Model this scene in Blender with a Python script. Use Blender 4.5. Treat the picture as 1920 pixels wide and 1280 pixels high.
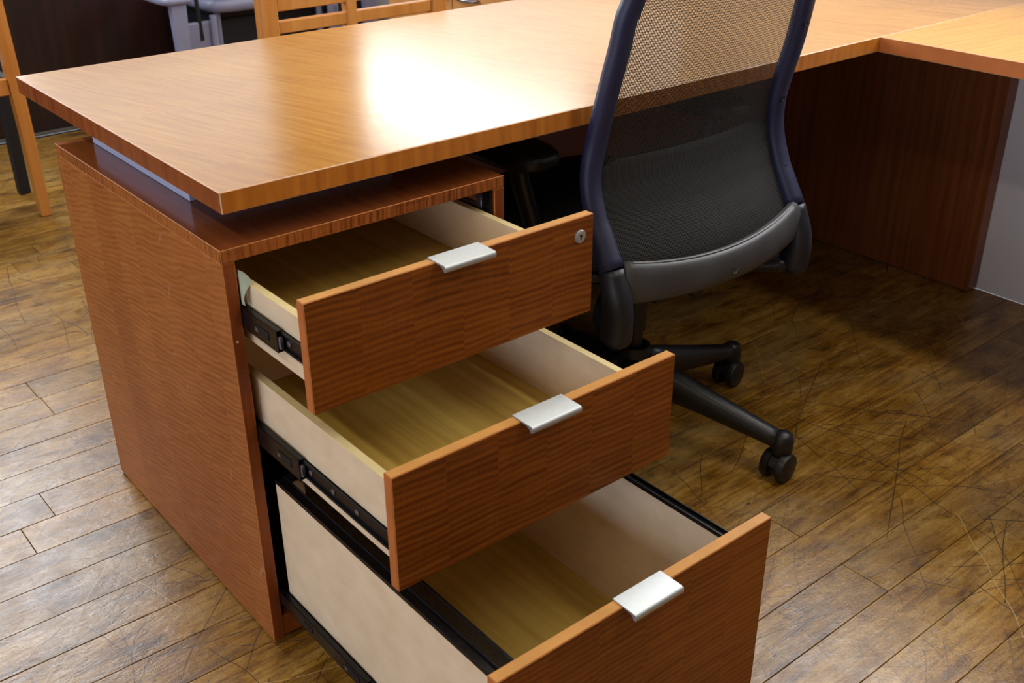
import bpy, bmesh, math, random
from mathutils import Vector
random.seed(7)
scene = bpy.context.scene
for o in list(bpy.data.objects): bpy.data.objects.remove(o)
C = scene.collection

# ------------------------------------------------------------------ camera
cam_d = bpy.data.cameras.new('camera'); cam = bpy.data.objects.new('camera', cam_d); C.objects.link(cam)
cam.location = (-0.5267, -1.2434, 1.2005); cam.rotation_euler = (1.0944, 0.0067, -0.6868)
cam_d.sensor_width = 36.0; cam_d.lens = 2030.27/1920*36.0; cam_d.clip_start = 0.02
cam_d.dof.use_dof = True; cam_d.dof.focus_distance = 1.75; cam_d.dof.aperture_fstop = 9.0
scene.camera = cam

# ------------------------------------------------------------------ world, lights, exposure
scene.view_settings.view_transform = 'Standard'; scene.view_settings.look = 'None'
scene.view_settings.gamma = 1.0; scene.view_settings.use_curve_mapping = False
scene.view_settings.exposure = 0.0
w = bpy.data.worlds.new('world'); scene.world = w; w.use_nodes = True
w.node_tree.nodes['Background'].inputs[0].default_value = (0.80, 0.88, 1.0, 1); w.node_tree.nodes['Background'].inputs[1].default_value = 0.6

def area(name, loc, aim, sx, sy, radiance, col):
    d = bpy.data.lights.new(name, 'AREA'); d.shape = 'RECTANGLE'; d.size = sx; d.size_y = sy
    d.energy = radiance*math.pi*sx*sy; d.color = col
    o = bpy.data.objects.new(name, d); C.objects.link(o); o.location = loc
    o.rotation_euler = Vector(aim).to_track_quat('-Z', 'Y').to_euler(); return o
DAY = (0.82, 0.90, 1.0)
# daylight entering through the windows of the room, plus one added fill pane
area('daylight_window_right', (2.10, 2.30, 1.56), (-1, 0, 0), 1.46, 0.34, 8.0, (1, .97, .92))
area('daylight_window_right_sash', (2.10, 2.05, 1.15), (-1, 0, 0), 1.9, 0.40, 0.95, (1, .95, .86))
area('daylight_window_back', (0.05, 3.13, 1.80), (0, -1, 0), 1.10, 1.08, 17.0, (.93, .96, 1))
area('added_back_pane_fill', (1.165, 3.13, 1.80), (0, -1, 0), 1.00, 1.08, .85, (.97, .97, 1))  # added weak fill, lifts the pale veil reflected in the desktop
area('daylight_window_left', (-5.98, -0.6, 1.30), (1, 0, 0), 6.0, 1.30, 6.5, (.66, .76, 1.0))
# two rows of ceiling tubes running away from the viewer
area('tube_light_right', (0.98, -0.45, 2.565), (0, 0, -1), 0.16, 3.4, 15.5, (1, .92, .77))
area('tube_light_left', (-1.35, -0.45, 2.565), (0, 0, -1), 0.16, 3.4, 14.0, (1, .92, .77))
area('daylight_window_near', (2.10, 0.10, 1.68), (-1, 0, 0), 1.30, 0.86, 12.0, (.94, .97, 1))

# ------------------------------------------------------------------ material helpers
class NT:
    def __init__(s, name):
        m = bpy.data.materials.new(name); m.use_nodes = True; s.m = m; s.t = m.node_tree
        s.b = s.t.nodes['Principled BSDF']
    def n(s, typ, props=None, **ins):
        nd = s.t.nodes.new(typ)
        for k, v in (props or {}).items(): setattr(nd, k, v)
        for k, v in ins.items(): s.put(nd, k, v)
        return nd
    def put(s, nd, k, v):
        key = int(k[1:]) if k[0] == 'i' and k[1:].isdigit() else k.replace('_', ' ')
        if isinstance(v, bpy.types.NodeSocket): s.t.links.new(v, nd.inputs[key])
        else: nd.inputs[key].default_value = v
    def math(s, op, a, b=0.0, c=0.0): return s.n('ShaderNodeMath', {'operation': op}, i0=a, i1=b, i2=c).outputs[0]
    def vec(s, x, y, z=0.0): return s.n('ShaderNodeCombineXYZ', None, i0=x, i1=y, i2=z).outputs[0]
    def dot(s, v, d): return s.n('ShaderNodeVectorMath', {'operation': 'DOT_PRODUCT'}, i0=v, i1=d).outputs['Value']
    def noise(s, v, scale=1.0, detail=2.0, rough=.5, dist=0.0):
        return s.n('ShaderNodeTexNoise', None, Vector=v, Scale=scale, Detail=detail, Roughness=rough, Distortion=dist).outputs[0]
    def ramp(s, f, stops):
        r = s.n('ShaderNodeValToRGB', None, Fac=f); e = r.color_ramp.elements
        while len(e) < len(stops): e.new(0.5)
        for el, (p, c) in zip(e, stops): el.position = p; el.color = (*c, 1) if len(c) == 3 else c
        return r.outputs[0]
    def mix(s, f, a, b, blend='MIX'):
        nd = s.n('ShaderNodeMix', {'data_type': 'RGBA', 'blend_type': blend})
        s.put(nd, 'i0', f); s.put(nd, 'i6', a if isinstance(a, bpy.types.NodeSocket) else (*a, 1)); s.put(nd, 'i7', b if isinstance(b, bpy.types.NodeSocket) else (*b, 1))
        return nd.outputs[2]
    def set(s, **kw):
        for k, v in kw.items(): s.put(s.b, k, v)
    def bump(s, h, strength, dist=.001):
        nd = s.n('ShaderNodeBump', None, Height=h, Strength=strength, Distance=dist); s.t.links.new(nd.outputs[0], s.b.inputs['Normal'])

def L(r, g, b):  # sRGB 0-255 -> linear
    f = lambda c: (c/255/12.92) if c/255 <= .04045 else ((c/255+.055)/1.055)**2.4
    return (f(r), f(g), f(b))

def plain(name, col, rough=.5, metal=0.0, var=.0, nscale=30, bump=0.0, spec=.5):
    t = NT(name)
    co = t.n('ShaderNodeTexCoord').outputs['Object']
    nz = t.noise(co, nscale, 3)
    a = tuple(c*(1-var) for c in col); b = tuple(min(1, c*(1+var)) for c in col)
    t.set(Base_Color=t.ramp(nz, [(.3, a), (.7, b)]), Metallic=metal, Specular_IOR_Level=spec)
    t.set(Roughness=t.math('MULTIPLY_ADD', nz, .12, rough-.06))
    if bump: t.bump(t.noise(co, nscale*12, 2), bump)
    return t.m

def wood(name, light, dark, A, F, leaf=.075, fs=110., al=7., rough=.3, slope=.0, contrast=(.35, .65), leafamt=.35, grain=.25, spec=.5, marks=False, wobble=.012, wave=0., wa=5., wamp=1.5):
    """figured veneer: stripes run along A, repeat across F, veneer leaves side by side along A"""
    t = NT(name)
    co = t.n('ShaderNodeTexCoord').outputs['Object']
    a = t.dot(co, A); f = t.dot(co, F)
    li = t.math('FLOOR', t.math('DIVIDE', a, leaf))
    wn = t.n('ShaderNodeTexWhiteNoise', {'noise_dimensions': '1D'}, W=li).outputs['Value']
    wob = t.noise(t.vec(t.math('MULTIPLY', a, 9), t.math('MULTIPLY', f, 9), 0), 1, 2)
    f2 = t.math('ADD', t.math('MULTIPLY_ADD', wn, .41, f), t.math('MULTIPLY_ADD', wob, wobble, t.math('MULTIPLY', a, slope)))
    st = t.noise(t.vec(t.math('MULTIPLY', a, al), t.math('MULTIPLY', f2, fs), t.math('MULTIPLY', wn, 7)), 1, 2.5, .55, .12)
    if wave:
        ph = t.math('ADD', t.math('MULTIPLY', f2, wave), t.math('MULTIPLY', t.noise(t.vec(t.math('MULTIPLY', a, wa), t.math('MULTIPLY', f2, 14), wn), 1, 1.5), wamp))
        sw = t.math('MULTIPLY_ADD', t.math('SINE', t.math('MULTIPLY', ph, 6.2832)), .5, .5)
        st = t.math('ADD', t.math('MULTIPLY', sw, .22), t.math('MULTIPLY_ADD', st, .70, .04))
    gr = t.noise(t.vec(t.math('MULTIPLY', a, 700), t.math('MULTIPLY', f, 14), 0), 1, 2)
    v = t.math('ADD', st, t.math('MULTIPLY', t.math('SUBTRACT', gr, .5), grain))
    v = t.math('ADD', v, t.math('MULTIPLY', t.math('SUBTRACT', wn, .5), leafamt*.4))
    big = t.noise(co, 3.0, 2)
    v = t.math('ADD', v, t.math('MULTIPLY', t.math('SUBTRACT', big, .5), .5))
    col = t.ramp(v, [(contrast[0], dark), (contrast[1], light)])
    rv = t.math('MULTIPLY_ADD', t.noise(co, 45, 3), .08, rough-.04)
    if marks:
        mk = t.noise(t.vec(t.math('MULTIPLY', t.math('ADD', a, t.math('MULTIPLY', f, .5)), 45), t.math('MULTIPLY', f, 12), 0), 1, 1)
        reg = t.noise(co, 6, 2)
        mm = t.math('MULTIPLY', t.ramp(mk, [(.70, (0, 0, 0)), (.80, (1, 1, 1))]), t.ramp(reg, [(.5, (0, 0, 0)), (.62, (.45, .45, .45))]))
        col = t.mix(mm, col, L(205, 165, 145))
    t.set(Base_Color=col, Roughness=rv, Specular_IOR_Level=spec)
    return t.m

X, Y, Z = (1, 0, 0), (0, 1, 0), (0, 0, 1)
M = {}
M['front'] = wood('drawer_front_veneer', L(152, 86, 26), L(104, 50, 10), X, Z, .078, 100, 5.0, .40, .03, leafamt=.12, wave=105, spec=.25, contrast=(.28, .72))
M['side'] = wood('pedestal_side_veneer', L(176, 106, 52), L(138, 74, 30), Y, Z, .085, 120, 13, .36, .18, leafamt=.40, marks=True, wobble=.012, wave=105, wa=11., wamp=2.4, spec=.3, contrast=(.25, .75))
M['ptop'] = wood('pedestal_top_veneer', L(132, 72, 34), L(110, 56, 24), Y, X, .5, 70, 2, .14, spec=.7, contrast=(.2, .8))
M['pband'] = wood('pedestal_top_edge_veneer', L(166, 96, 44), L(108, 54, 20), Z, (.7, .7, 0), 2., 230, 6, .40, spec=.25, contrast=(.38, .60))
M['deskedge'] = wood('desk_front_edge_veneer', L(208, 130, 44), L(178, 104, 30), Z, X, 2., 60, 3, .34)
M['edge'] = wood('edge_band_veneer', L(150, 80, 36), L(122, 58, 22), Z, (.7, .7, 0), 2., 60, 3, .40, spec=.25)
M['desk'] = wood('desktop_veneer', L(192, 142, 62), L(164, 110, 38), Y, X, .30, 130, 7, .20, .28, contrast=(.25, .75), leafamt=.3, grain=.15)
M['return'] = wood('return_veneer', L(206, 156, 64), L(182, 126, 42), X, Y, .30, 110, 5, .24, .1, contrast=(.25, .75), leafamt=.2, grain=.15)
M['panel'] = wood('end_panel_veneer', L(146, 82, 40), L(112, 58, 26), Z, Y, 2., 70, 2, .34, contrast=(.3, .7))
M['worn'] = plain('worn_edge', L(225, 180, 145), .45, 0, .15, 60)
M['wornf'] = plain('worn_front_edge', L(186, 116, 58), .5, 0, .2, 60, spec=.2)
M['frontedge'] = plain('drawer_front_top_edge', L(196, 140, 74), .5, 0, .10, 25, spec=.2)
M['sideedge'] = plain('drawer_front_side_edge', L(184, 106, 54), .5, 0, .10, 25, spec=.25)
M['wallf'] = plain('tan_wall_paint', L(120, 100, 80), .7, 0, .03, 4)
M['beech'] = wood('beech_laminate', L(242, 219, 184), L(226, 201, 164), Z, Y, 3., 18, 30, .42, leafamt=0, grain=.5, contrast=(.25, .8))
M['maple'] = wood('drawer_bottom_laminate', L(218, 188, 98), L(196, 162, 74), Y, X, 3., 60, 2.5, .42, leafamt=0, grain=.1)
M['rawtop'] = plain('drawer_side_edge', L(222, 203, 150), .5, 0, .06, 40)
M['inner'] = plain('cabinet_interior', L(92, 60, 34), .6, 0, .1, 20)
M['alu'] = plain('satin_aluminium', L(190, 195, 197), .46, .8, .03, 120)
M['spacer'] = plain('grey_spacer_laminate', L(200, 205, 228), .4, .0, .02, 60)
M['steel'] = plain('black_slide_steel', L(26, 25, 28), .28, .4, .15, 60)
M['zinc'] = plain('zinc_screw', L(150, 152, 165), .25, .9, .05, 80)
M['blackp'] = plain('black_plastic', L(26, 26, 29), .40, 0, .12, 25, .05)
M['sockp'] = plain('scuffed_black_plastic', L(25, 26, 34), .45, 0, .25, 40, .05)
M['railp'] = plain('black_plastic_blue_sheen', L(34, 38, 70), .48, 0, .10, 25, .05)  # black rails, with the blue daylight sheen mixed into the base colour
M['bow'] = plain('charcoal_plastic', L(66, 66, 68), .46, 0, .2, 14, .05)
M['fabric'] = plain('black_seat_fabric', L(26, 26, 30), .9, 0, .2, 200, .2)
M['pipe'] = plain('pale_piping', L(150, 150, 150), .5, 0, .35, 400)
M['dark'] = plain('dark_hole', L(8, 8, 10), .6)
M['paper'] = plain('pale_green_paper', L(218, 228, 205), .7, 0, .03, 30)
M['white'] = plain('white_wall_paint', L(226, 222, 220), .6, 0, .02, 4, .03)
M['ceil'] = plain('ceiling_paint', L(150, 142, 130), .8, 0, .02, 3)
M['mahog'] = wood('dark_mahogany_panelling', L(44, 16, 12), L(26, 8, 7), Z, X, 3., 30, 1.2, .4, leafamt=0)
M['chairwood'] = wood('honey_maple', L(204, 140, 70), L(182, 114, 48), Z, (.7, .7, 0), 3., 45, 2, .32, leafamt=0, contrast=(.3, .7))
M['greyp'] = plain('blue_grey_plastic', L(132, 136, 164), .45, 0, .04, 20)
M['black'] = plain('black_fabric_panel', L(15, 17, 25), .7, 0, .1, 60)
M['sub'] = plain('floor_gap_dirt', L(30, 20, 12), .9, 0, .2, 50)
M['frame'] = plain('window_frame_paint', L(205, 200, 195), .5, 0, .02, 10)
M['basetrim'] = plain('base_strip', L(96, 92, 84), .6, 0, .05, 10)
M['tan'] = wood('light_credenza_veneer', L(202, 146, 84), L(182, 124, 64), X, Z, 3., 60, 2, .35, leafamt=0)
def mesh_mat():
    t = NT('woven_mesh_fabric')
    uv = t.n('ShaderNodeTexCoord').outputs['UV']
    sp = t.n('ShaderNodeSeparateXYZ', None, Vector=uv)
    u = t.math('FRACT', t.math('DIVIDE', sp.outputs[0], .0031)); v = t.math('FRACT', t.math('DIVIDE', sp.outputs[1], .0042))
    th = t.math('MAXIMUM', t.math('LESS_THAN', u, .58), t.math('LESS_THAN', v, .19))
    t.set(Base_Color=(*L(36, 36, 35), 1), Roughness=.6, Alpha=th)
    return t.m
M['mesh'] = mesh_mat()
def floor_mat():
    t = NT('worn_maple_floor')
    pos = t.n('ShaderNodeNewGeometry').outputs['Position']
    oi = t.n('ShaderNodeObjectInfo').outputs['Random']
    sp = t.n('ShaderNodeSeparateXYZ', None, Vector=pos); px, py = sp.outputs[0], sp.outputs[1]
    off = t.math('MULTIPLY', oi, 37)
    grain = t.noise(t.vec(t.math('MULTIPLY', px, 5), t.math('MULTIPLY', py, 150), off), 1, 4, .6, .3)
    blot = t.noise(t.vec(t.math('MULTIPLY', px, 7), t.math('MULTIPLY', py, 16), off), 1, 5, .62, .4)
    wear = t.noise(t.vec(t.math('MULTIPLY', px, 2.6), t.math('MULTIPLY', py, 4.5), 3.0), 1, 6, .66, .5)
    base = t.ramp(t.math('ADD', t.math('MULTIPLY', grain, .40), t.math('MULTIPLY', blot, .60)),
                  [(.37, L(98, 64, 18)), (.46, L(150, 106, 36)), (.55, L(178, 134, 56)), (.66, L(198, 160, 92))])
    base = t.mix(t.ramp(wear, [(.49, (0, 0, 0)), (.66, (.45, .45, .45))]), base, L(176, 152, 106))
    tint = t.math('MULTIPLY_ADD', oi, .36, .70)
    base = t.mix(1.0, base, t.vec(tint, tint, tint), 'MULTIPLY')
    fine = t.noise(t.vec(t.math('MULTIPLY', px, .6), py, 0), 80, 5, .7)
    base = t.mix(t.ramp(fine, [(.54, (0, 0, 0)), (.70, (.50, .50, .50))]), base, L(92, 72, 50))
    mid = t.noise(t.vec(t.math('MULTIPLY', px, .35), py, off), 60, 6, .75, .2)
    base = t.mix(1.0, base, t.ramp(mid, [(.36, (.62, .60, .58)), (.50, (1, 1, 1)), (.64, (1.0, 1.0, 1.0))]), 'MULTIPLY')
    speck = t.noise(pos, 240, 4, .8)
    base = t.mix(1.0, base, t.ramp(speck, [(.38, (.70, .68, .66)), (.52, (1, 1, 1))]), 'MULTIPLY')
    def scratch(ang, k, seed, dens, wid, warp=.02, ln=1.6):
        ca, sa = math.cos(ang), math.sin(ang)
        a = t.math('ADD', t.math('MULTIPLY', px, ca), t.math('MULTIPLY', py, sa)); b = t.math('SUBTRACT', t.math('MULTIPLY', py, ca), t.math('MULTIPLY', px, sa))
        b = t.math('ADD', b, t.math('MULTIPLY', t.noise(t.vec(px, py, seed), 2.5, 2), warp*3))
        bk = t.math('MULTIPLY', b, k); bi = t.math('FLOOR', bk); bf = t.math('FRACT', bk)
        wn = t.n('ShaderNodeTexWhiteNoise', {'noise_dimensions': '2D'}, Vector=t.vec(bi, seed, 0))
        r1 = wn.outputs['Value']
        s_ = t.math('ADD', t.math('MULTIPLY', a, ln), t.math('MULTIPLY', r1, 17)); si = t.math('FLOOR', s_); sf = t.math('FRACT', s_)
        wn2 = t.n('ShaderNodeTexWhiteNoise', {'noise_dimensions': '3D'}, Vector=t.vec(bi, si, seed)); sp2 = t.n('ShaderNodeSeparateColor', None, Color=wn2.outputs['Color'])
        tgt = t.math('MULTIPLY_ADD', sp2.outputs[0], .8, .1)
        tgt = t.math('ADD', tgt, t.math('MULTIPLY', t.math('SUBTRACT', sf, .5), t.math('MULTIPLY_ADD', sp2.outputs[2], .5, -.25)))
        on = t.math('LESS_THAN', t.math('ABSOLUTE', t.math('SUBTRACT', bf, tgt)), wid*k)
        on = t.math('MULTIPLY', on, t.math('LESS_THAN', sp2.outputs[1], dens))
        return t.math('MULTIPLY', on, t.math('LESS_THAN', sf, t.math('MULTIPLY_ADD', r1, .6, .2)))
    mx = lambda *v: v[0] if len(v) == 1 else t.math('MAXIMUM', v[0], mx(*v[1:]))
    dk = mx(scratch(.75, 19, 31., .5, .0008, .04, 2.6), scratch(-.25, 17, 35., .45, .0008, .04, 2.2), scratch(1.7, 15, 39., .45, .0008, .06, 2.4), scratch(.5, 14, 1.,   .55, .0009), scratch(1.35, 11, 4., .55, .0009, .03), scratch(-.6, 13, 7., .5, .0008), scratch(.05, 22, 11., .4, .0006, .01), scratch(2.2, 8, 15., .5, .0012, .05, 1.1))
    lt = mx(scratch(-.35, 7, 21., .35, .0008, .03), scratch(.85, 6, 25., .35, .0008, .03), scratch(-1.2, 6, 29., .3, .0009))
    patch = t.ramp(t.noise(t.vec(px, py, 44), 2.3, 2), [(.38, (.4, .4, .4)), (.55, (1, 1, 1))])
    base = t.mix(t.math('MULTIPLY', t.math('MULTIPLY', dk, .88), patch), base, L(66, 50, 42))
    base = t.mix(t.math('MULTIPLY', t.math('MULTIPLY', lt, .60), patch), base, L(208, 178, 130))
    spots = t.n('ShaderNodeTexVoronoi', None, Vector=t.vec(t.math('MULTIPLY', px, 5), t.math('MULTIPLY', py, 9), 0), Scale=1.0).outputs['Distance']
    base = t.mix(t.math('MULTIPLY', t.math('LESS_THAN', spots, .028), .8), base, L(34, 28, 26))
    t.set(Base_Color=base, Specular_IOR_Level=.5)
    t.set(Roughness=t.math('ADD', t.math('MULTIPLY', t.noise(pos, 22, 5, .7), .40), t.math('MULTIPLY_ADD', wear, -.18, .18)))
    h = t.math('SUBTRACT', t.math('MULTIPLY_ADD', mid, .5, t.math('MULTIPLY', fine, .5)), t.math('MULTIPLY', dk, .8))
    t.bump(h, .7, .002)
    return t.m
M['floor'] = floor_mat()

# ------------------------------------------------------------------ mesh helpers
def thing(name, label, cat, loc=(0, 0, 0), group=None):
    o = bpy.data.objects.new(name, None); C.objects.link(o); o.location = loc; o.empty_display_size = .05
    o['label'] = label; o['category'] = cat
    if group: o['group'] = group
    return o
def base_of(p):
    v = Vector((0, 0, 0))
    while p: v += p.location; p = p.parent
    return v
def obj(name, bm, mat, parent=None, smooth=False, label=None):
    """link a bmesh built in world coordinates as one object under parent"""
    me = bpy.data.meshes.new(name)
    off = base_of(parent) if parent else Vector((0, 0, 0))
    bmesh.ops.translate(bm, verts=bm.verts, vec=-off)
    bmesh.ops.recalc_face_normals(bm, faces=bm.faces)
    bm.to_mesh(me); bm.free()
    for m in (mat if isinstance(mat, (list, tuple)) else [mat]): me.materials.append(M[m])
    if smooth:
        for p in me.polygons: p.use_smooth = True
        if smooth != 'all': me.set_sharp_from_angle(angle=math.radians(42))
    o = bpy.data.objects.new(name, me); C.objects.link(o)
    if parent: o.parent = parent
    if label: o['label'] = label
    return o
def tag(o, label, cat, group=None):
    o['label'] = label; o['category'] = cat
    if group: o['group'] = group
    return o
def struct(name, bm, mat, parent=None):
    o = obj(name, bm, mat, parent); o['kind'] = 'structure'; return o
def box(bm, x0, x1, y0, y1, z0, z1, bev=0.0, worn=False, seg=1):
    r = bmesh.ops.create_cube(bm, size=1.0); vs = r['verts']
    for v in vs: v.co = ((x0+x1)/2+v.co.x*(x1-x0), (y0+y1)/2+v.co.y*(y1-y0), (z0+z1)/2+v.co.z*(z1-z0))
    if bev:
        es = list({e for v in vs for e in v.link_edges})
        r = bmesh.ops.bevel(bm, geom=es, offset=bev, segments=seg, affect='EDGES', profile=.6)
        if worn:
            for f in r['faces']: f.material_index = 1
    return bm
def B(*a, **k): return box(bmesh.new(), *a, **k)
def ring_sweep(bm, rings, cap=True, closed=True):
    vr = [[bm.verts.new(p) for p in r] for r in rings]
    n = len(rings[0])
    for a, b in zip(vr, vr[1:]):
        for i in range(n if closed else n-1):
            j = (i+1) % n; bm.faces.new((a[i], a[j], b[j], b[i]))
    if cap: bm.faces.new(vr[0]); bm.faces.new(list(reversed(vr[-1])))
    return bm
def tube(bm, pts, rad, seg=10, flat=None, up=(0, 0, 1), power=2.0):
    """sweep an ellipse (ra along side, rb along the other axis) along pts"""
    pts = [Vector(p) for p in pts]; rings = []
    for i, p in enumerate(pts):
        t = (pts[min(i+1, len(pts)-1)]-pts[max(i-1, 0)]).normalized()
        s = t.cross(Vector(up))
        if s.length < 1e-4: s = t.cross(Vector((0, 1, 0)))
        s.normalize(); q = s.cross(t).normalized()
        r = rad[i] if isinstance(rad, list) else rad
        ra, rb = r if isinstance(r, (list, tuple)) else (r, r)
        ring = []
        for k in range(seg):
            an = 2*math.pi*k/seg; c, sn = math.cos(an), math.sin(an)
            c = math.copysign(abs(c)**(2/power), c); sn = math.copysign(abs(sn)**(2/power), sn)
            ring.append(p+s*ra*c+q*rb*sn)
        rings.append(ring)
    return ring_sweep(bm, rings)
def lathe(bm, prof, centre, axis=(0, 0, 1), seg=20):
    ax = Vector(axis).normalized(); u = ax.orthogonal().normalized(); v = ax.cross(u); c = Vector(centre)
    rings = [[c+ax*h+(u*math.cos(2*math.pi*k/seg)+v*math.sin(2*math.pi*k/seg))*max(r, 1e-5) for k in range(seg)] for r, h in prof]
    return ring_sweep(bm, rings)
def extrude_x(bm, prof, x0, x1):
    return ring_sweep(bm, [[Vector((x0, y, z)) for y, z in prof], [Vector((x1, y, z)) for y, z in prof]])
def smooth_path(pts, n):
    """Catmull-Rom through pts"""
    P = [Vector(p) for p in pts]; P = [2*P[0]-P[1]]+P+[2*P[-1]-P[-2]]; out = []
    for i in range(1, len(P)-2):
        for k in range(n):
            t = k/n; a, b, c, d = P[i-1:i+3]
            out.append(.5*((2*b)+(c-a)*t+(2*a-5*b+4*c-d)*t*t+(3*b-a-3*c+d)*t**3))
    out.append(P[-2]); return out
def copy_tree(o, parent=None):
    c = o.copy(); C.objects.link(c); c.parent = parent
    for ch in [k for k in bpy.data.objects if k.parent == o]: copy_tree(ch, c)
    return c

# ------------------------------------------------------------------ room shell
XL, XR, YF, YB, ZC = -6.0, 2.08, -4.2, 3.11, 2.62
def wall_with_hole(name, axis, pos, thick, u0, u1, h, mat):
    """wall in the plane axis=pos, u range, height ZC, with one rectangular hole h=(a,b,z0,z1)"""
    bm = bmesh.new(); a, b, z0, z1 = h
    for (p, q, r, s) in ((u0, a, 0, ZC), (b, u1, 0, ZC), (a, b, 0, z0), (a, b, z1, ZC)):
        if axis == 'x': box(bm, pos, pos+thick, p, q, r, s)
        else: box(bm, p, q, pos, pos+thick, r, s)
    return struct(name, bm, mat)
floor = struct('floor', B(XL, XR, YF, YB, -.06, -.012), 'sub')
struct('ceiling', B(XL-.1, XR+.1, YF-.1, YB+.1, ZC, ZC+.1), 'ceil')
bm = bmesh.new()
for y0, y1, z0, z1 in ((YF, -.56, 0, ZC), (-.56, .76, 0, 1.24), (-.56, .76, 2.12, ZC), (.76, 1.1, 0, ZC), (1.1, 3.04, 0, .95), (1.1, 3.04, 1.74, ZC), (3.04, YB, 0, ZC)): box(bm, XR, XR+.1, y0, y1, z0, z1)
struct('wall_right', bm, 'white')
wall_with_hole('wall_back', 'y', YB, .10, XL, XR, (-.53, 1.69, 1.24, 2.36), 'white')
wall_with_hole('wall_left', 'x', XL-.1, .10, YF, YB, (-3.7, 2.5, .62, 1.98), 'white')
struct('wall_front', B(XL, XR, YF-.1, YF, 0, ZC), 'wallf')
# dark wood panelling on the lower back wall, with a pale strip at the floor
wains = struct('trim_1', B(XL, XR-.002, YB-.024, YB-.001, .012, 1.13, .002), 'mahog')
struct('trim_2', B(1.70, XR-.002, YB-.024, YB-.001, 1.131, ZC-.002, .002), 'panel')
struct('baseboard_back', B(XL, XR-.002, YB-.04, YB-.025, .0, .012, .002), 'basetrim')
def window(name, axis, pos, a, b, z0, z1, nu, nz):
    bm = bmesh.new(); w_ = .03
    for i in range(nu+1):
        u = a+(b-a)*i/nu
        lo, hi = (u, u+w_) if i == 0 else ((u-w_, u) if i == nu else (u-w_/2, u+w_/2))
        box(bm, *((pos, pos+.05, lo, hi) if axis == 'x' else (lo, hi, pos, pos+.05)), z0, z1)
    for j in range(nz+1):
        z = z0+(z1-z0)*j/nz
        lo, hi = (z, z+w_) if j == 0 else ((z-w_, z) if j == nz else (z-w_/2, z+w_/2))
        box(bm, *((pos, pos+.05, a, b) if axis == 'x' else (a, b, pos, pos+.05)), lo, hi)
    return struct(name, bm, 'frame')
window('window_1', 'x', XR+.025, 1.1, 3.04, .95, 1.74, 1, 2)
window('window_4', 'x', XR+.025, -.56, .76, 1.24, 2.12, 2, 1)
window('window_2', 'y', YB+.025, -.53, 1.69, 1.24, 2.36, 4, 1)  # right half opened only for the added fill pane
window('window_3', 'x', XL-.07, -3.7, 2.5, .62, 1.98, 5, 1)

# floor planks: rows along x, pitch measured from the photograph
PITCH, OFF, GAP = .0921, .009, .0010
vis, rest = [], bmesh.new()
plank_mesh = {}
def plank_data(n):
    if n not in plank_mesh:
        bm = bmesh.new(); box(bm, 0, n*.1-.0009, 0, PITCH-GAP, -.012, 0, .0007)
        me = bpy.data.meshes.new('plank'); bmesh.ops.recalc_face_normals(bm, faces=bm.faces); bm.to_mesh(me); bm.free(); me.materials.append(M['floor']); plank_mesh[n] = me
    return plank_mesh[n]
r0 = math.ceil((YF-OFF)/PITCH)
cnt = 0
for r in range(r0, int((YB-OFF)/PITCH)):
    y = OFF+r*PITCH+GAP/2
    x = -1.05-random.random()*.6 if -1.3 < y else XL
    first = x
    while x < XR-.02:
        n = random.randint(5, 15)
        if x+n*.1 > XR-.002: n = max(1, int((XR-.002-x)/.1))
        xe = x+n*.1
        if XR-xe < .1: xe = XR
        show = y > -1.3 and not (y > .9 and x > 1.3) and not (y < -.85 and x > 1.0) and not (y > 1.6 and xe < -.3)
        if show and cnt < 290 and xe != XR:
            o = bpy.data.objects.new('plank', plank_data(n)); C.objects.link(o); o.parent = floor
            o.location = (x, y, random.uniform(-.0006, 0)); cnt += 1
        elif show and cnt < 290:
            bm = B(x, xe-.0012, y, y+PITCH-GAP, -.012, 0, .0007); obj('plank', bm, 'floor', floor); cnt += 1
        else: box(rest, x, xe-.0012, y, y+PITCH-GAP, -.012, 0)
        x = xe
    x = first
    while x > XL:
        n = random.randint(8, 20)*.1; box(rest, max(XL, x-n), x-.0012, y, y+PITCH-GAP, -.012, 0); x -= n
o = obj('floor_planks_far', rest, 'floor', floor); o['kind'] = 'stuff'

# ------------------------------------------------------------------ ceiling tube fixtures
for x, lab in ((.98, 'long ceiling tube light over the office chair'), (-1.35, 'long ceiling tube light left of the desk')):
    t = thing('tube_light', lab, 'ceiling light', (x, -.45, 2.57), 'ceiling tube lights')
    obj('housing', B(x-.11, x+.11, -2.15, 1.25, 2.585, ZC-.001, .004), 'frame', t)
    obj('end_cap', B(x-.1, x+.1, -2.17, -2.15, 2.575, 2.615, .003), 'frame', t); obj('end_cap', B(x-.1, x+.1, 1.25, 1.27, 2.575, 2.615, .003), 'frame', t)

# ------------------------------------------------------------------ pedestal with three drawers
W, D, HP, TP = .4717, .6244, .665, .0185
ped = thing('drawer_pedestal', 'wooden three-drawer pedestal under the desk with all drawers pulled open', 'cabinet', (.236, .31, 0))
obj('top_panel', B(0, W, 0, D-.0175, HP-TP, HP, .0009, True), ['ptop', 'wornf'], ped)
for bb_ in ((-.0005, .0003, .002, D-.019), (W-.0003, W+.0005, .002, D-.019)): obj('top_edge_band', B(*bb_, HP-TP+.0012, HP-.0012), 'pband', ped)
obj('top_edge_band', B(.002, W-.002, -.0005, .0003, HP-TP+.0012, HP-.0012), 'pband', ped)
obj('back_panel', B(0, W, D-.017, D, .004, HP, .0009, True), ['side', 'wornf'], ped)
sl = obj('side_panel', B(0, TP, 0, D-.0175, .004, HP-TP-.0004, .0009, True), ['side', 'wornf'], ped)
obj('side_panel', B(W-TP, W, 0, D-.0175, .004, HP-TP-.0004, .0009, True), ['side', 'wornf'], ped)
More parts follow.
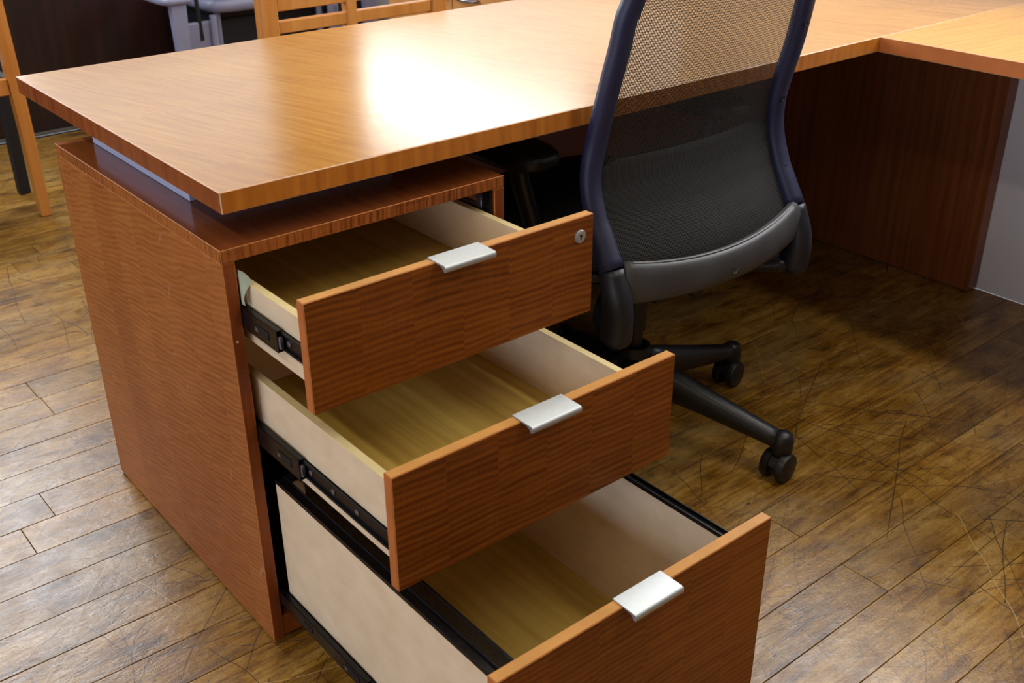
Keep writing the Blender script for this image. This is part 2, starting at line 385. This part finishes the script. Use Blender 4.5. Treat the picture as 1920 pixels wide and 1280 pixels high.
for x in (.002, W-.002-.0145): obj('edge_band', B(x, x+.0145, -.0006, .0004, .006, HP-TP-.001), 'edge', sl)
obj('bottom_panel', B(TP, W-TP, .02, D-.018, .026, .043), 'inner', ped)
obj('plinth', B(TP, W-TP, .001, .019, .006, .0432, .0006), 'edge', ped)
obj('glide', lathe(bmesh.new(), [(.012, .0005), (.012, .005)], (.05, .05, 0)), 'dark', ped); obj('glide', lathe(bmesh.new(), [(.012, .0005), (.012, .005)], (W-.05, D-.05, 0)), 'dark', ped)
bm = bmesh.new()
for k in range(6):
    a = k/6*6.28; r_ = random.uniform(.0012, .0024); bm.verts.new((.0073+math.cos(a)*r_, -.0008, .5314+math.sin(a)*r_*1.3))
bm.faces.new(bm.verts); g = bmesh.ops.extrude_face_region(bm, geom=bm.faces[:]); bmesh.ops.translate(bm, verts=[v for v in g['geom'] if isinstance(v, bmesh.types.BMVert)], vec=(0, .0006, 0))
obj('paint_chip', bm, 'beech', ped, label='small pale chip in the front edge')
# lock rail with springs on the right inner wall
lr = obj('lock_bar', B(W-TP-.0052, W-TP-.0002, .004, .022, .05, HP-TP-.002, .0005), 'steel', ped)
bm = bmesh.new()
for k in range(3): tube(bm, [(W-TP-.004, .030, .628-.013*k), (W-TP-.007, .045, .627-.013*k), (W-TP-.006, .075, .626-.013*k)], .0016, 8)
box(bm, W-TP-.006, W-TP-.001, .026, .040, .585, .632, .001); obj('lock_spring', bm, 'zinc', lr, True)

def slide(parent, y_end, y0, y_front, zc, h, hi, right=False):
    """three-member ball bearing slide in the gap between cabinet side and drawer side"""
    mx = (lambda x: W-x) if right else (lambda x: x)
    def bb(bm, x0, x1, *r, **k):
        a, b = sorted((mx(x0), mx(x1))); box(bm, a, b, *r, **k)
    bm = bmesh.new()
    bb(bm, .0187, .0199, y_end, y0, zc-h/2, zc+h/2)
    for s in (-1, 1):
        z = zc+s*h/2; lo, hi_ = sorted((z, z-s*.0016)); bb(bm, .0187, .0275, y_end, y0, lo, hi_, bev=.0005)
        lo, hi_ = sorted((z-s*.004, z-s*.0052)); bb(bm, .0262, .0275, y_end, y0, lo-.002, hi_+.002)
    sm = obj('slide', bm, 'steel', parent, label='black steel slide')
    bm = bmesh.new()
    bb(bm, .0285, .0308, y_front, y0+.03, zc-hi/2, zc+hi/2)
    for s in (-1, 1):
        z = zc+s*hi/2; lo, hi_ = sorted((z, z-s*.003)); bb(bm, .0246, .0308, y_front, y0+.03, lo, hi_, bev=.0008)
    obj('slide_rail', bm, 'steel', parent)
    if not right:
        for ya, yb2, hz in ((.022, .058, .0055), (.15, .175, .004)): bm = bmesh.new(); bb(bm, .0179, .0186, y_end+ya, y_end+yb2, zc-hz, zc+hz); obj('slide_slot', bm, 'dark', parent)
        bm = bmesh.new(); bb(bm, .0172, .0178, y_end+.050, y_end+.058, zc-.0045, zc+.0015); obj('slide_tab', bm, 'zinc', parent)
        bm = bmesh.new(); bb(bm, .0200, .0265, y_end-.004, y_end+.002, zc-h*.32, zc+h*.25, bev=.0012); obj('ball_cage', bm, 'zinc', parent)
        for k in range(max(1, int((y_end-y_front-.02)/.055))):
            yy = y_end-.014-k*.058
            if yy > y_front+.012: obj('slide_screw', lathe(bmesh.new(), [(.0045, 0), (.0045, .0012), (.0025, .002), (.0, .002)], (.0285, yy, zc), (-1, 0, 0), 12), 'zinc', parent, True)

FX0, FX1, FT = .0043, .4674, .0167
def drawer(d, z0, z1, sz0, sz1, fz, yb, sl_z, sl_h, sl_hi, sl_end, kind, lab):
    f = obj('drawer', B(FX0, FX1, -d, -d+FT, z0, z1, .0009, True), ['front', 'wornf'], ped, label=lab)
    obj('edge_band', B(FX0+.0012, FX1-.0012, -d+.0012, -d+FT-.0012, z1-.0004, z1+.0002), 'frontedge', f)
    obj('edge_band', B(FX0-.0002, FX0+.0004, -d+.0012, -d+FT-.0012, z0+.0012, z1-.0012), 'sideedge', f)
    yf = -d+FT
    for x0, x1 in ((.0312, .0430), (.4287, .4405)):
        s = obj('drawer_side', B(x0, x1, yf, yb, sz0, sz1, .0004), 'beech', f)
        if kind != 'file': obj('drawer_side_edge', B(x0+.0003, x1-.0003, yf, yb, sz1-.0002, sz1+.0006), 'rawtop', f)
    obj('drawer_bottom', B(.0432, .4285, yf, yb-.0125, fz-.006, fz), 'maple', f)
    obj('drawer_back', B(.0432, .4285, yb-.012, yb, fz-.006, sz1-.0003), 'beech', f)
    # aluminium tab pull lapping over the front
    yb_, zt = -d+FT+.0004, z1+.0002
    P = [(0, 0), (0, .0019), (.0360, .0014), (.0385, .0004), (.0397, -.0016), (.0399, -.0042), (.0390, -.0068), (.0368, -.0078), (.0348, -.0066), (.0330, -.0038), (.0300, -.0016), (.0250, -.0008), (.0177, -.0006), (.0177, 0)]
    h = obj('pull_handle', extrude_x(bmesh.new(), [(yb_-u, zt+v) for u, v in P], .1938, .2745), 'alu', f, True, label='satin aluminium tab pull')
    slide(f, sl_end, .30, yf+.001, sl_z, sl_h, sl_hi); slide(f, sl_end, .30, yf+.001, sl_z, sl_h, sl_hi, True)
    return f
d1 = drawer(.2063, .5118, .663, .522, .6102, .530, .34, .565, .031, .026, -.097, 'box', 'figured wood top drawer with a round lock')
d2 = drawer(.3747, .3450, .5076, .347, .4635, .361, .17, .379, .033, .026, -.118, 'box', 'figured wood middle drawer')
d3 = drawer(.5605, .022, .3407, .050, .2965, .060, -.010, .084, .024, .019, -.250, 'file', 'deep bottom file drawer')
# lock on the top drawer
lk = obj('lock', lathe(bmesh.new(), [(.0098, 0), (.0098, .0016), (.0088, .0024), (.0078, .0020), (.0076, .0030), (0, .0031)], (.4415, -.2063, .635), (0, -1, 0), 24), 'alu', d1, True, label='round silver lock')
bm = bmesh.new(); lathe(bm, [(.0022, .0030), (.0022, .0034), (0, .0034)], (.4415, -.2063, .6363), (0, -1, 0), 12); box(bm, .4408, .4422, -.2063-.0034, -.2063-.003, .6305, .6363); obj('keyhole', bm, 'dark', d1)
# hanging file frame of the bottom drawer
bm = bmesh.new(); yf = -.5605+FT
for a, b in ((.0300, .0325), (.0440, .0465)): box(bm, a, b, yf, -.010, .2966, .3030, .0006)
box(bm, .0325, .0440, yf, -.010, .2966, .2985)
for a, b in ((.4272, .4297), (.4395, .4420)): box(bm, a, b, yf, -.010, .2966, .3030, .0006)
box(bm, .4297, .4395, yf, -.010, .2966, .2985)
box(bm, .0465, .4272, -.024, -.010, .2966, .3030, .0006)
obj('file_track', bm, 'steel', d3)
bm = bmesh.new(); box(bm, .0690, .0712, yf, -.025, .262, .2965, .0004); box(bm, .0665, .0712, yf, -.025, .2955, .2975, .0006); box(bm, .0690, .079, yf, -.025, .262, .2645)
obj('hanging_rail', bm, 'steel', d3)

# ------------------------------------------------------------------ desk
DX0, DX1, DY0, DY1, HT, DT = .0128, 2.074, .0063, .818, .74, .0304
desk = thing('desk', 'long honey-coloured wooden desk with a thick floating top', 'desk', (1.04, .41, 0))
obj('desktop', B(DX0, DX1, DY0, DY1, HT-DT, HT, .0013, True), ['desk', 'worn'], desk)
obj('edge_band', B(DX0+.0016, DX1-.0016, DY0-.0004, DY0+.0004, HT-DT+.0016, HT-.0016), 'deskedge', desk); obj('edge_band', B(DX0-.0004, DX0+.0004, DY0+.0016, DY1-.0016, HT-DT+.0016, HT-.0016), 'edge', desk)
obj('gap_shade_sheet', B(W+.004, 2.034, .7085, .722, .003, .36, .0008), 'dark', desk)  # added black sheet standing in for the shade below the modesty panel
obj('spacer', B(.0515, .40, .202, .582, HP+.0003, HT-DT-.0003, .0006), 'spacer', desk, label='pale grey spacer block')
obj('spacer', B(1.62, 1.98, .30, .60, HT-DT-.03, HT-DT-.0003, .0006), 'dark', desk)
obj('modesty_panel', B(W+.004, 2.034, .690, .708, .33, HT-DT-.0004, .0008), 'panel', desk)
obj('end_panel', B(2.0355, 2.0775, .005, .80, .003, HT-DT-.0004, .001), 'panel', desk)
ret = thing('desk_return', 'honey-coloured desk return meeting the desk at a right angle', 'desk', (1.76, -.6, 0))
obj('return_top', B(1.454, 2.074, -1.20, DY0-.0012, HT-DT, HT, .0010, True), ['return', 'worn'], ret)
obj('edge_band', B(1.4536, 1.4544, -1.198, DY0-.003, HT-DT+.0016, HT-.0016), 'sideedge', ret)
obj('end_panel', B(1.49, 2.05, -1.18, -1.14, .003, HT-DT-.0004, .001), 'panel', ret)

# paper slip caught between the pedestal side and the top drawer
bm = bmesh.new()
P = [(.0205, -.002, .6345), (.026, -.006, .631), (.031, -.010, .624), (.0335, -.012, .6165)]
Q = [(.0200, -.002, .585), (.0205, -.004, .5845), (.0210, -.006, .5842), (.0222, -.008, .5840)]
rows = [[Vector(p).lerp(Vector(q), t)+Vector((-.006*math.sin(t*math.pi), 0, 0))*((i)/3) for i, (p, q) in enumerate(zip(P, Q))] for t in [k/8 for k in range(9)]]
ring_sweep(bm, rows, cap=False, closed=False)
g = bmesh.ops.solidify(bm, geom=bm.faces[:], thickness=.0005)
tag(obj('paper_slip', bm, 'paper', None, True), 'curled pale paper slip wedged beside the top drawer', 'paper')

# ------------------------------------------------------------------ office chair
XC = .873
chair = thing('office_chair', 'black mesh-back swivel office chair rolled up to the desk', 'office chair', (XC, .088, 0))
RAIL = [(1.045, -.118, .185), (.99, -.100, .200), (.914, -.077, .212), (.887, -.070, .219), (.846, -.062, .222), (.791, -.049, .226), (.737, -.034, .227), (.687, -.022, .228), (.644, -.017, .233), (.605, -.022, .236), (.562, -.037, .237), (.536, -.051, .237), (.487, -.078, .238), (.429, -.096, .239), (.378, -.094, .238)]
def rail_at(z):
    for (za, ya, wa), (zb, yb, wb) in zip(RAIL, RAIL[1:]):
        if za >= z >= zb:
            t = (za-z)/(za-zb); return ya+(yb-ya)*t, wa+(wb-wa)*t
    return (RAIL[0][1], RAIL[0][2]) if z > RAIL[0][0] else (RAIL[-1][1], RAIL[-1][2])
for s in (-1, 1):
    up_ = [p for p in RAIL if p[0] > .48]; lo_ = [p for p in RAIL if p[0] < .5]
    pts = smooth_path([(XC+s*w_, y, z) for z, y, w_ in up_], 4)
    n = len(pts); rad = []
    for i, p in enumerate(pts):
        k = max(0, (.60-p.z)/.12); rad.append((.0185+.002*k, .0150+.005*k))
    rl = obj('back_rail', tube(bmesh.new(), pts, rad, 14, up=(0, 1, 0), power=2.5), 'railp', chair, 'all')
    pts = smooth_path([(XC+s*w_, y, z) for z, y, w_ in lo_]+[(XC+s*.235, -.088, .352)], 5)
    n = len(pts); rad = [(.0205+.004*math.sin(i/(n-1)*2.4), .022+.006*math.sin(i/(n-1)*2.4)) for i in range(n)]
    rad[-1] = (.008, .009); rad[-2] = (.0165, .018); rad[-3] = (.0205, .0225)
    obj('rail_socket', tube(bmesh.new(), pts, rad, 16, up=(0, 1, 0), power=2.4), 'sockp', chair, 'all')
    if s == 1:
        for (hx, hy, hz) in ((1.093, 0, .824), (1.099, 0, .684), (1.103, 0, .556)):
            yy, ww = rail_at(hz); hx = XC+ww-.003
            obj('screw_hole', lathe(bmesh.new(), [(.0062, -.001), (.0062, .0014), (.0048, .0016), (.0040, .0004), (0, .0002)], (hx, yy-.0150, hz), (0, -1, 0), 14), 'dark', rl)
    # strut from the socket forward to the mechanism
    obj('back_strut', tube(bmesh.new(), smooth_path([(XC+s*.234, -.085, .372), (XC+s*.19, -.02, .362), (XC+s*.10, .05, .365), (XC, .088, .372)], 4), (.024, .016), 10), 'blackp', chair, 'all')
# top bar
pts = smooth_path([(XC+u*.185, -.118-.03*(1-u*u), 1.045+.012*(1-u*u)) for u in (-1, -.6, -.2, .2, .6, 1)], 4)
obj('top_bar', tube(bmesh.new(), pts, (.016, .020), 12, up=(0, 0, 1)), 'blackp', chair, 'all')
# lower bow
def bow_pt(u): 
    k = 1-u*u; return (XC+u*.226, -.088-.034*k, .462-.016*k)
pts = [bow_pt(-1+2*i/24) for i in range(25)]
bw = obj('lower_bow', tube(bmesh.new(), pts, [(.017, .0325+.006*abs(-1+2*i/24)**2) for i in range(25)], 16, up=(0, 0, 1), power=2.6), 'bow', chair, 'all')
bm = bmesh.new(); tube(bm, [(p[0], p[1]-.004, p[2]+.0335+.005*abs((p[0]-XC)/.226)**2) for p in pts[1:-1]], .0016, 6); obj('piping', bm, 'pipe', bw, True)
ex, ey, ez = bow_pt(.02)
em = lathe(bmesh.new(), [(.0105, -.001), (.0108, .0012), (.0094, .0018), (.0088, .0008), (0, .0008)], (ex, ey-.0158, ez-.004), (0, -1, .1), 20)
for k in (-1, 0, 1): box(em, ex-.006, ex+.006, ey-.0176, ey-.0160, ez-.004+k*.0025-.0005, ez-.004+k*.0025+.0005)
obj('emblem', em, 'bow', bw, True, label='small embossed oval maker emblem')
# woven mesh back
bm = bmesh.new(); uvl = bm.loops.layers.uv.new('UVMap'); NU, NZ = 28, 44; grid = []
for j in range(NZ+1):
    row = []
    for i in range(NU+1):
        u = -1+2*i/NU; zb = .462-.016*(1-u*u)+.020; z = zb+(1.045-zb)*j/NZ
        y, w_ = rail_at(z); k = max(0, min(1, (z-.45)/.25)); bul = .034-.008*k
        row.append((bm.verts.new((XC+u*(w_-.004), y-bul*(1-u*u)+.004, z)), (u*.235, z)))
    grid.append(row)
for j in range(NZ):
    for i in range(NU):
        q = [grid[j][i], grid[j][i+1], grid[j+1][i+1], grid[j+1][i]]
        f = bm.faces.new([v for v, _ in q])
        for lp, (_, uv) in zip(f.loops, q): lp[uvl].uv = uv
obj('mesh_back', bm, 'mesh', chair, 'all', label='see-through black woven mesh')
# lumbar pad behind the mesh
bm = bmesh.new(); rows = []
for (z, hw, th) in ((.500, .19, .002), (.508, .205, .005), (.56, .212, .006), (.632, .205, .005), (.645, .17, .002)):
    y, _ = rail_at(z); rows.append([Vector((XC+math.cos(a)*hw, y+.020+math.sin(a)*th-.030*(1-min(1, abs(math.cos(a)*hw)/.235)**2), z)) for a in [2*math.pi*k/40 for k in range(40)]])
ring_sweep(bm, rows); obj('lumbar_pad', bm, 'fabric', chair, 'all')
# seat
def pillow(x0, x1, y0, y1, z0, z1, e=4.0, crown=.0, n=36):
    bm = bmesh.new(); cx, cy, hx, hy = (x0+x1)/2, (y0+y1)/2, (x1-x0)/2, (y1-y0)/2; rings = []
    for fr, z in ((.0, z0), (.90, z0), (.975, z0+(z1-z0)*.18), (1, z0+(z1-z0)*.5), (.975, z0+(z1-z0)*.82), (.90, z1), (.5, z1+crown*.8), (.0, z1+crown)):
        ring = []
        for k in range(n):
            a = 2*math.pi*k/n; c, s = math.cos(a), math.sin(a); fr_ = max(fr, .002)
            ring.append(Vector((cx+math.copysign(abs(c)**(2/e), c)*hx*fr_, cy+math.copysign(abs(s)**(2/e), s)*hy*fr_, z)))
        rings.append(ring)
    return ring_sweep(bm, rings)
obj('seat', pillow(.635, 1.111, -.01, .47, .425, .480, 4, .006), 'fabric', chair, 'all')
obj('seat_pan', B(.70, 1.046, .03, .40, .400, .4245, .006), 'blackp', chair)
obj('tilt_mechanism', B(XC-.055, XC+.055, -.012, .19, .340, .3995, .012, seg=3), 'blackp', chair, True)
obj('tilt_knob', lathe(bmesh.new(), [(.016, 0), (.018, .006), (.018, .03), (.014, .036), (0, .036)], (XC+.02, -.012, .365), (0, -1, 0), 16), 'blackp', chair, True)
for s in (-1, 1):
    cx = XC+s*.248
    arm = obj('armrest', pillow(cx-.052, cx+.052, .072, .33, .617, .648, 3.6, .002), 'blackp', chair, 'all', label='black armrest pad')
    obj('arm_post', tube(bmesh.new(), smooth_path([(XC+s*.250, .150, .617), (XC+s*.245, .148, .58), (XC+s*.222, .145, .50), (XC+s*.205, .145, .43), (XC+s*.17, .145, .408)], 5), (.016, .021), 12, up=(0, 1, 0)), 'blackp', chair, 'all')
obj('column', lathe(bmesh.new(), [(.0145, .10), (.0145, .24), (.020, .24), (.020, .345)], (XC, .088, 0)), 'blackp', chair, True)
obj('hub', lathe(bmesh.new(), [(.020, .055), (.036, .06), (.040, .10), (.034, .185), (.031, .205), (.024, .205), (.0235, .195), (.0146, .195)], (XC, .088, 0), seg=28), 'blackp', chair, True)
R5 = .318
for k in range(5):
    an = math.radians(-70.8+72*k); dx, dy = math.cos(an), math.sin(an); nx, ny = -dy, dx
    prof = [(.02, .148, .026, .042), (.07, .140, .026, .036), (.16, .118, .0225, .027), (.25, .095, .0195, .0205), (.296, .084, .0185, .0175), (.314, .080, .0165, .0155)]
    rings = []
    for (r_, zc, hw, hh) in prof:
        ring = []
        for q in range(14):
            a = 2*math.pi*q/14; c, s_ = math.cos(a), math.sin(a); c = math.copysign(abs(c)**.75, c); s_ = math.copysign(abs(s_)**.75, s_)
            ring.append(Vector((XC+dx*r_+nx*hw*c, .088+dy*r_+ny*hw*c, zc+hh*s_)))
        rings.append(ring)
    lg = obj('base_leg', ring_sweep(bmesh.new(), rings), 'blackp', chair, 'all')
    # twin-wheel caster under the tip, swivelled
    px_, py_ = XC+dx*R5, .088+dy*R5
    ca = math.radians([-84, -80, 60, 140, 220][k]); ax = Vector((math.cos(ca), math.sin(ca), 0)); fw = Vector((-ax.y, ax.x, 0))
    cc = Vector((px_, py_, .0296))+fw*-.008
    bm = bmesh.new()
    for s in (-1, 1): lathe(bm, [(0, 0), (.017, .0005), (.021, -.001), (.0282, -.001), (.0295, -.004), (.0295, -.015), (.027, -.017), (0, -.017)], cc+ax*s*.0255, ax*s, 24)
    obj('leg_elbow', lathe(bmesh.new(), [(.016, .046), (.0195, .050), (.0210, .066), (.0210, .082), (.0185, .093), (.012, .0985), (0, .0995)], (px_, py_, 0), seg=20), 'blackp', lg, 'all')
    tube(bm, [(px_, py_, .028), (px_, py_, .0455)], .011, 14)
    rings = []
    for (ang_, rr) in ((.2, .024), (.8, .025), (1.5, .0255), (2.2, .025), (2.9, .024)):
        p = cc+fw*math.cos(ang_)*rr+Vector((0, 0, math.sin(ang_)*rr)); q = cc+fw*math.cos(ang_)*(rr-.006)+Vector((0, 0, math.sin(ang_)*(rr-.006)))
        rings.append([p-ax*.008, p+ax*.008, q+ax*.008, q-ax*.008])
    ring_sweep(bm, rings)
    obj('caster', bm, 'blackp', lg, True, label='twin-wheel black caster')

# ------------------------------------------------------------------ background: slat-back guest chair behind the desk
def guest_chair(name, label, x0, x1, yb, face, cat='chair', mid=True, zt=.86):
    """wooden guest chair; back plane at yb, seat extends in direction face along y"""
    g = thing(name, label, cat, ((x0+x1)/2, yb+face*.22, 0), 'wooden guest chairs'); wd = .050
    ys = sorted((yb-.016, yb+.016))
    for x in (x0, x1-wd):
        obj('back_post', B(x, x+wd, *ys, .002, zt, .004), 'chairwood', g)
    yfl = yb+face*.44
    for x in (x0, x1-.042): obj('front_leg', B(x, x+.042, yfl-.02, yfl+.02, .002, .43, .004), 'chairwood', g)
    a, b = sorted((yb+face*.018, yfl-face*.021))
    for x in (x0+.004, x1-.034): obj('seat_rail', B(x, x+.03, a, b, .386, .433, .003), 'chairwood', g)
    obj('seat_rail', B(x0+wd, x1-wd, ys[0]+.003, ys[1]-.003, .386, .433, .003), 'chairwood', g)
    obj('seat_rail', B(x0+.042, x1-.042, yfl-.014, yfl+.014, .386, .433, .003), 'chairwood', g)
    obj('seat', pillow(x0+.008, x1-.008, a+.012, b+.018, .434, .470, 6, .008), 'black', g, 'all')
    for lo, hi in ((.646, .676), (.700, .732), (.756, .788), (.814, zt)):
        obj('back_slat', B(x0+wd, x1-wd, ys[0]+.005, ys[1]-.005, lo, hi, .002), 'chairwood', g)
    obj('back_slat', B(x0+wd, x1-wd, ys[0]+.005, ys[1]-.005, .590, .620, .002), 'chairwood', g)
    if mid:
        xm = (x0+x1)/2-.036; obj('middle_stile', B(xm, xm+.031, ys[0]+.003, ys[1]-.003, .433, zt, .002), 'chairwood', g)
    return g
guest_chair('guest_chair', 'slat-back wooden guest chair directly behind the desk', .718, 1.282, 1.266, -1)

# left background chair: only its right rear post, leg and seat rail come into view
g = thing('guest_chair', 'wooden chair at the far left edge beside the dark panelled wall', 'chair', (.12, 2.35, 0), 'wooden guest chairs')
def post(x, y, front=False):
    bm = bmesh.new(); rings = []
    for z, x0, x1 in ((.002, x-.015, x+.014), (.25, x-.021, x+.013), (.43, x-.027, x+.010), (.60, x-.028, x+.005), (.90, x-.030, x-.002)):
        if front and z > .44: continue
        rings.append([Vector((x0, y-.02, z)), Vector((x1, y-.02, z)), Vector((x1, y+.02, z)), Vector((x0, y+.02, z))])
    return ring_sweep(bm, rings)
obj('back_post', post(.370, 2.184), 'chairwood', g); obj('back_post', post(-.13, 2.184), 'chairwood', g)
for x in (-.165, .368): obj('front_leg', B(x, x+.036, 2.42, 2.456, .002, .3845, .002), 'dark', g, label='black square front leg')
obj('seat_rail', B(-.145, .343, 2.172, 2.196, .386, .433, .002), 'chairwood', g); obj('seat_rail', B(-.165, .404, 2.425, 2.450, .386, .433, .002), 'dark', g)
for x in (-.15, .335): obj('seat_rail', B(x, x+.024, 2.205, 2.424, .386, .433, .002), 'dark', g)
obj('seat', pillow(-.15, .340, 2.21, 2.45, .434, .462, 6, .006), 'black', g, 'all')
for z in (.62, .72, .82): obj('back_slat', B(-.12, .342, 2.176, 2.192, z, z+.05, .002), 'chairwood', g)
# grey stacking chairs by the panelled wall
def stack_chair(z, lab):
    g = thing('stacking_chair', lab, 'chair', (1.465, 2.85, z if z else 0), 'grey stacking chairs')
    for (x, y) in ((1.212, 2.625), (1.715, 2.625), (1.245, 3.02), (1.685, 3.02)):
        obj('leg', tube(bmesh.new(), [(x, y, z+.002), (x, y, z+.25), (x+(.004 if x < 1.4 else -.004), y+(.006 if y < 2.8 else -.006), z+.445)], .0135, 10), 'greyp', g, True)
    obj('seat', pillow(1.200, 1.730, 2.60, 3.04, z+.448, z+.500, 7, -.006), 'greyp', g, 'all')
    for x in (1.168, 1.762): obj('back_post', tube(bmesh.new(), [(x, 2.64, z+.36), (x, 2.66, z+.60), (x, 2.72, z+.88)], .008, 8), 'dark', g, True)
    obj('backrest', tube(bmesh.new(), [(1.168, 2.715, z+.80), (1.465, 2.735, z+.80), (1.762, 2.715, z+.80)], (.010, .09), 10), 'black', g, 'all')
    for x, sd in ((1.065, 1), (1.865, -1)):
        obj('arm_post', ring_sweep(bmesh.new(), [[Vector((x+sx*w_, 2.585+sy*.016, z_)) for sx, sy in ((-1, -1), (1, -1), (1, 1), (-1, 1))] for z_, w_ in ((.20, .022), (.36, .024), (.507, .028))]), 'greyp', g)
        obj('arm_pad', pillow(x-.062, x+.062, 2.55, 2.82, .508, .534, 4, .002), 'greyp', g, 'all')
        a_, b_ = sorted((x+sd*.020, x+sd*.150)); obj('arm_bracket', B(a_, b_, 2.640, 2.660, .20, .425, .006), 'greyp', g)
    return g
stack_chair(0, 'grey stacking chair with black back, bottom of the stack by the wall')
g2 = thing('stacking_chair', 'grey stacking chair shell stacked on the lower grey chair', 'chair', (1.465, 2.85, .5), 'grey stacking chairs')
obj('seat', pillow(1.203, 1.727, 2.61, 3.03, .506, .545, 7, -.006), 'greyp', g2, 'all')
for (x, y) in ((1.248, 2.665), (1.680, 2.665)): obj('leg', tube(bmesh.new(), [(x, y, .07), (x, y, .30), (x, y, .447)], .0125, 10), 'greyp', g2, True)
for (x, y) in ((1.168+.03, 2.70), (1.732, 2.70)): obj('back_post', tube(bmesh.new(), [(x, y, .55), (x, y+.05, .93)], .008, 8), 'dark', g2, True)
obj('backrest', tube(bmesh.new(), [(1.198, 2.745, .90), (1.465, 2.77, .90), (1.732, 2.745, .90)], (.010, .09), 10), 'black', g2, 'all')
bx = thing('storage_box', 'black storage box under the grey stacking chairs', 'box', (1.6, 2.9, 0))
obj('body', B(1.275, 1.945, 2.70, 3.00, .001, .415, .006), 'black', bx); obj('lid', B(1.270, 1.950, 2.695, 3.005, .4155, .44, .006), 'black', bx)
# light wood credenza with a chrome pull behind the desk
c = thing('credenza', 'light wood credenza with a bowed chrome pull beyond the desk', 'cabinet', (1.88, 1.75, 0))
obj('body', B(1.718, 2.065, 1.30, 2.19, .02, .70, .002), 'tan', c); obj('top', B(1.696, 2.068, 1.295, 2.195, .7002, .722, .002), 'tan', c)
for y0, y1 in ((1.303, 1.795), (1.800, 2.187)): dd = obj('door', B(1.700, 1.7176, y0, y1, .03, .695, .0015), 'tan', c)
for y0 in (1.65, 1.83):
    obj('pull_handle', tube(bmesh.new(), smooth_path([(1.700, y0+.125, .570), (1.682, y0+.118, .570), (1.668, y0+.06, .568), (1.682, y0+.006, .566), (1.700, y0, .566)], 5), .006, 10), 'zinc', c, True)
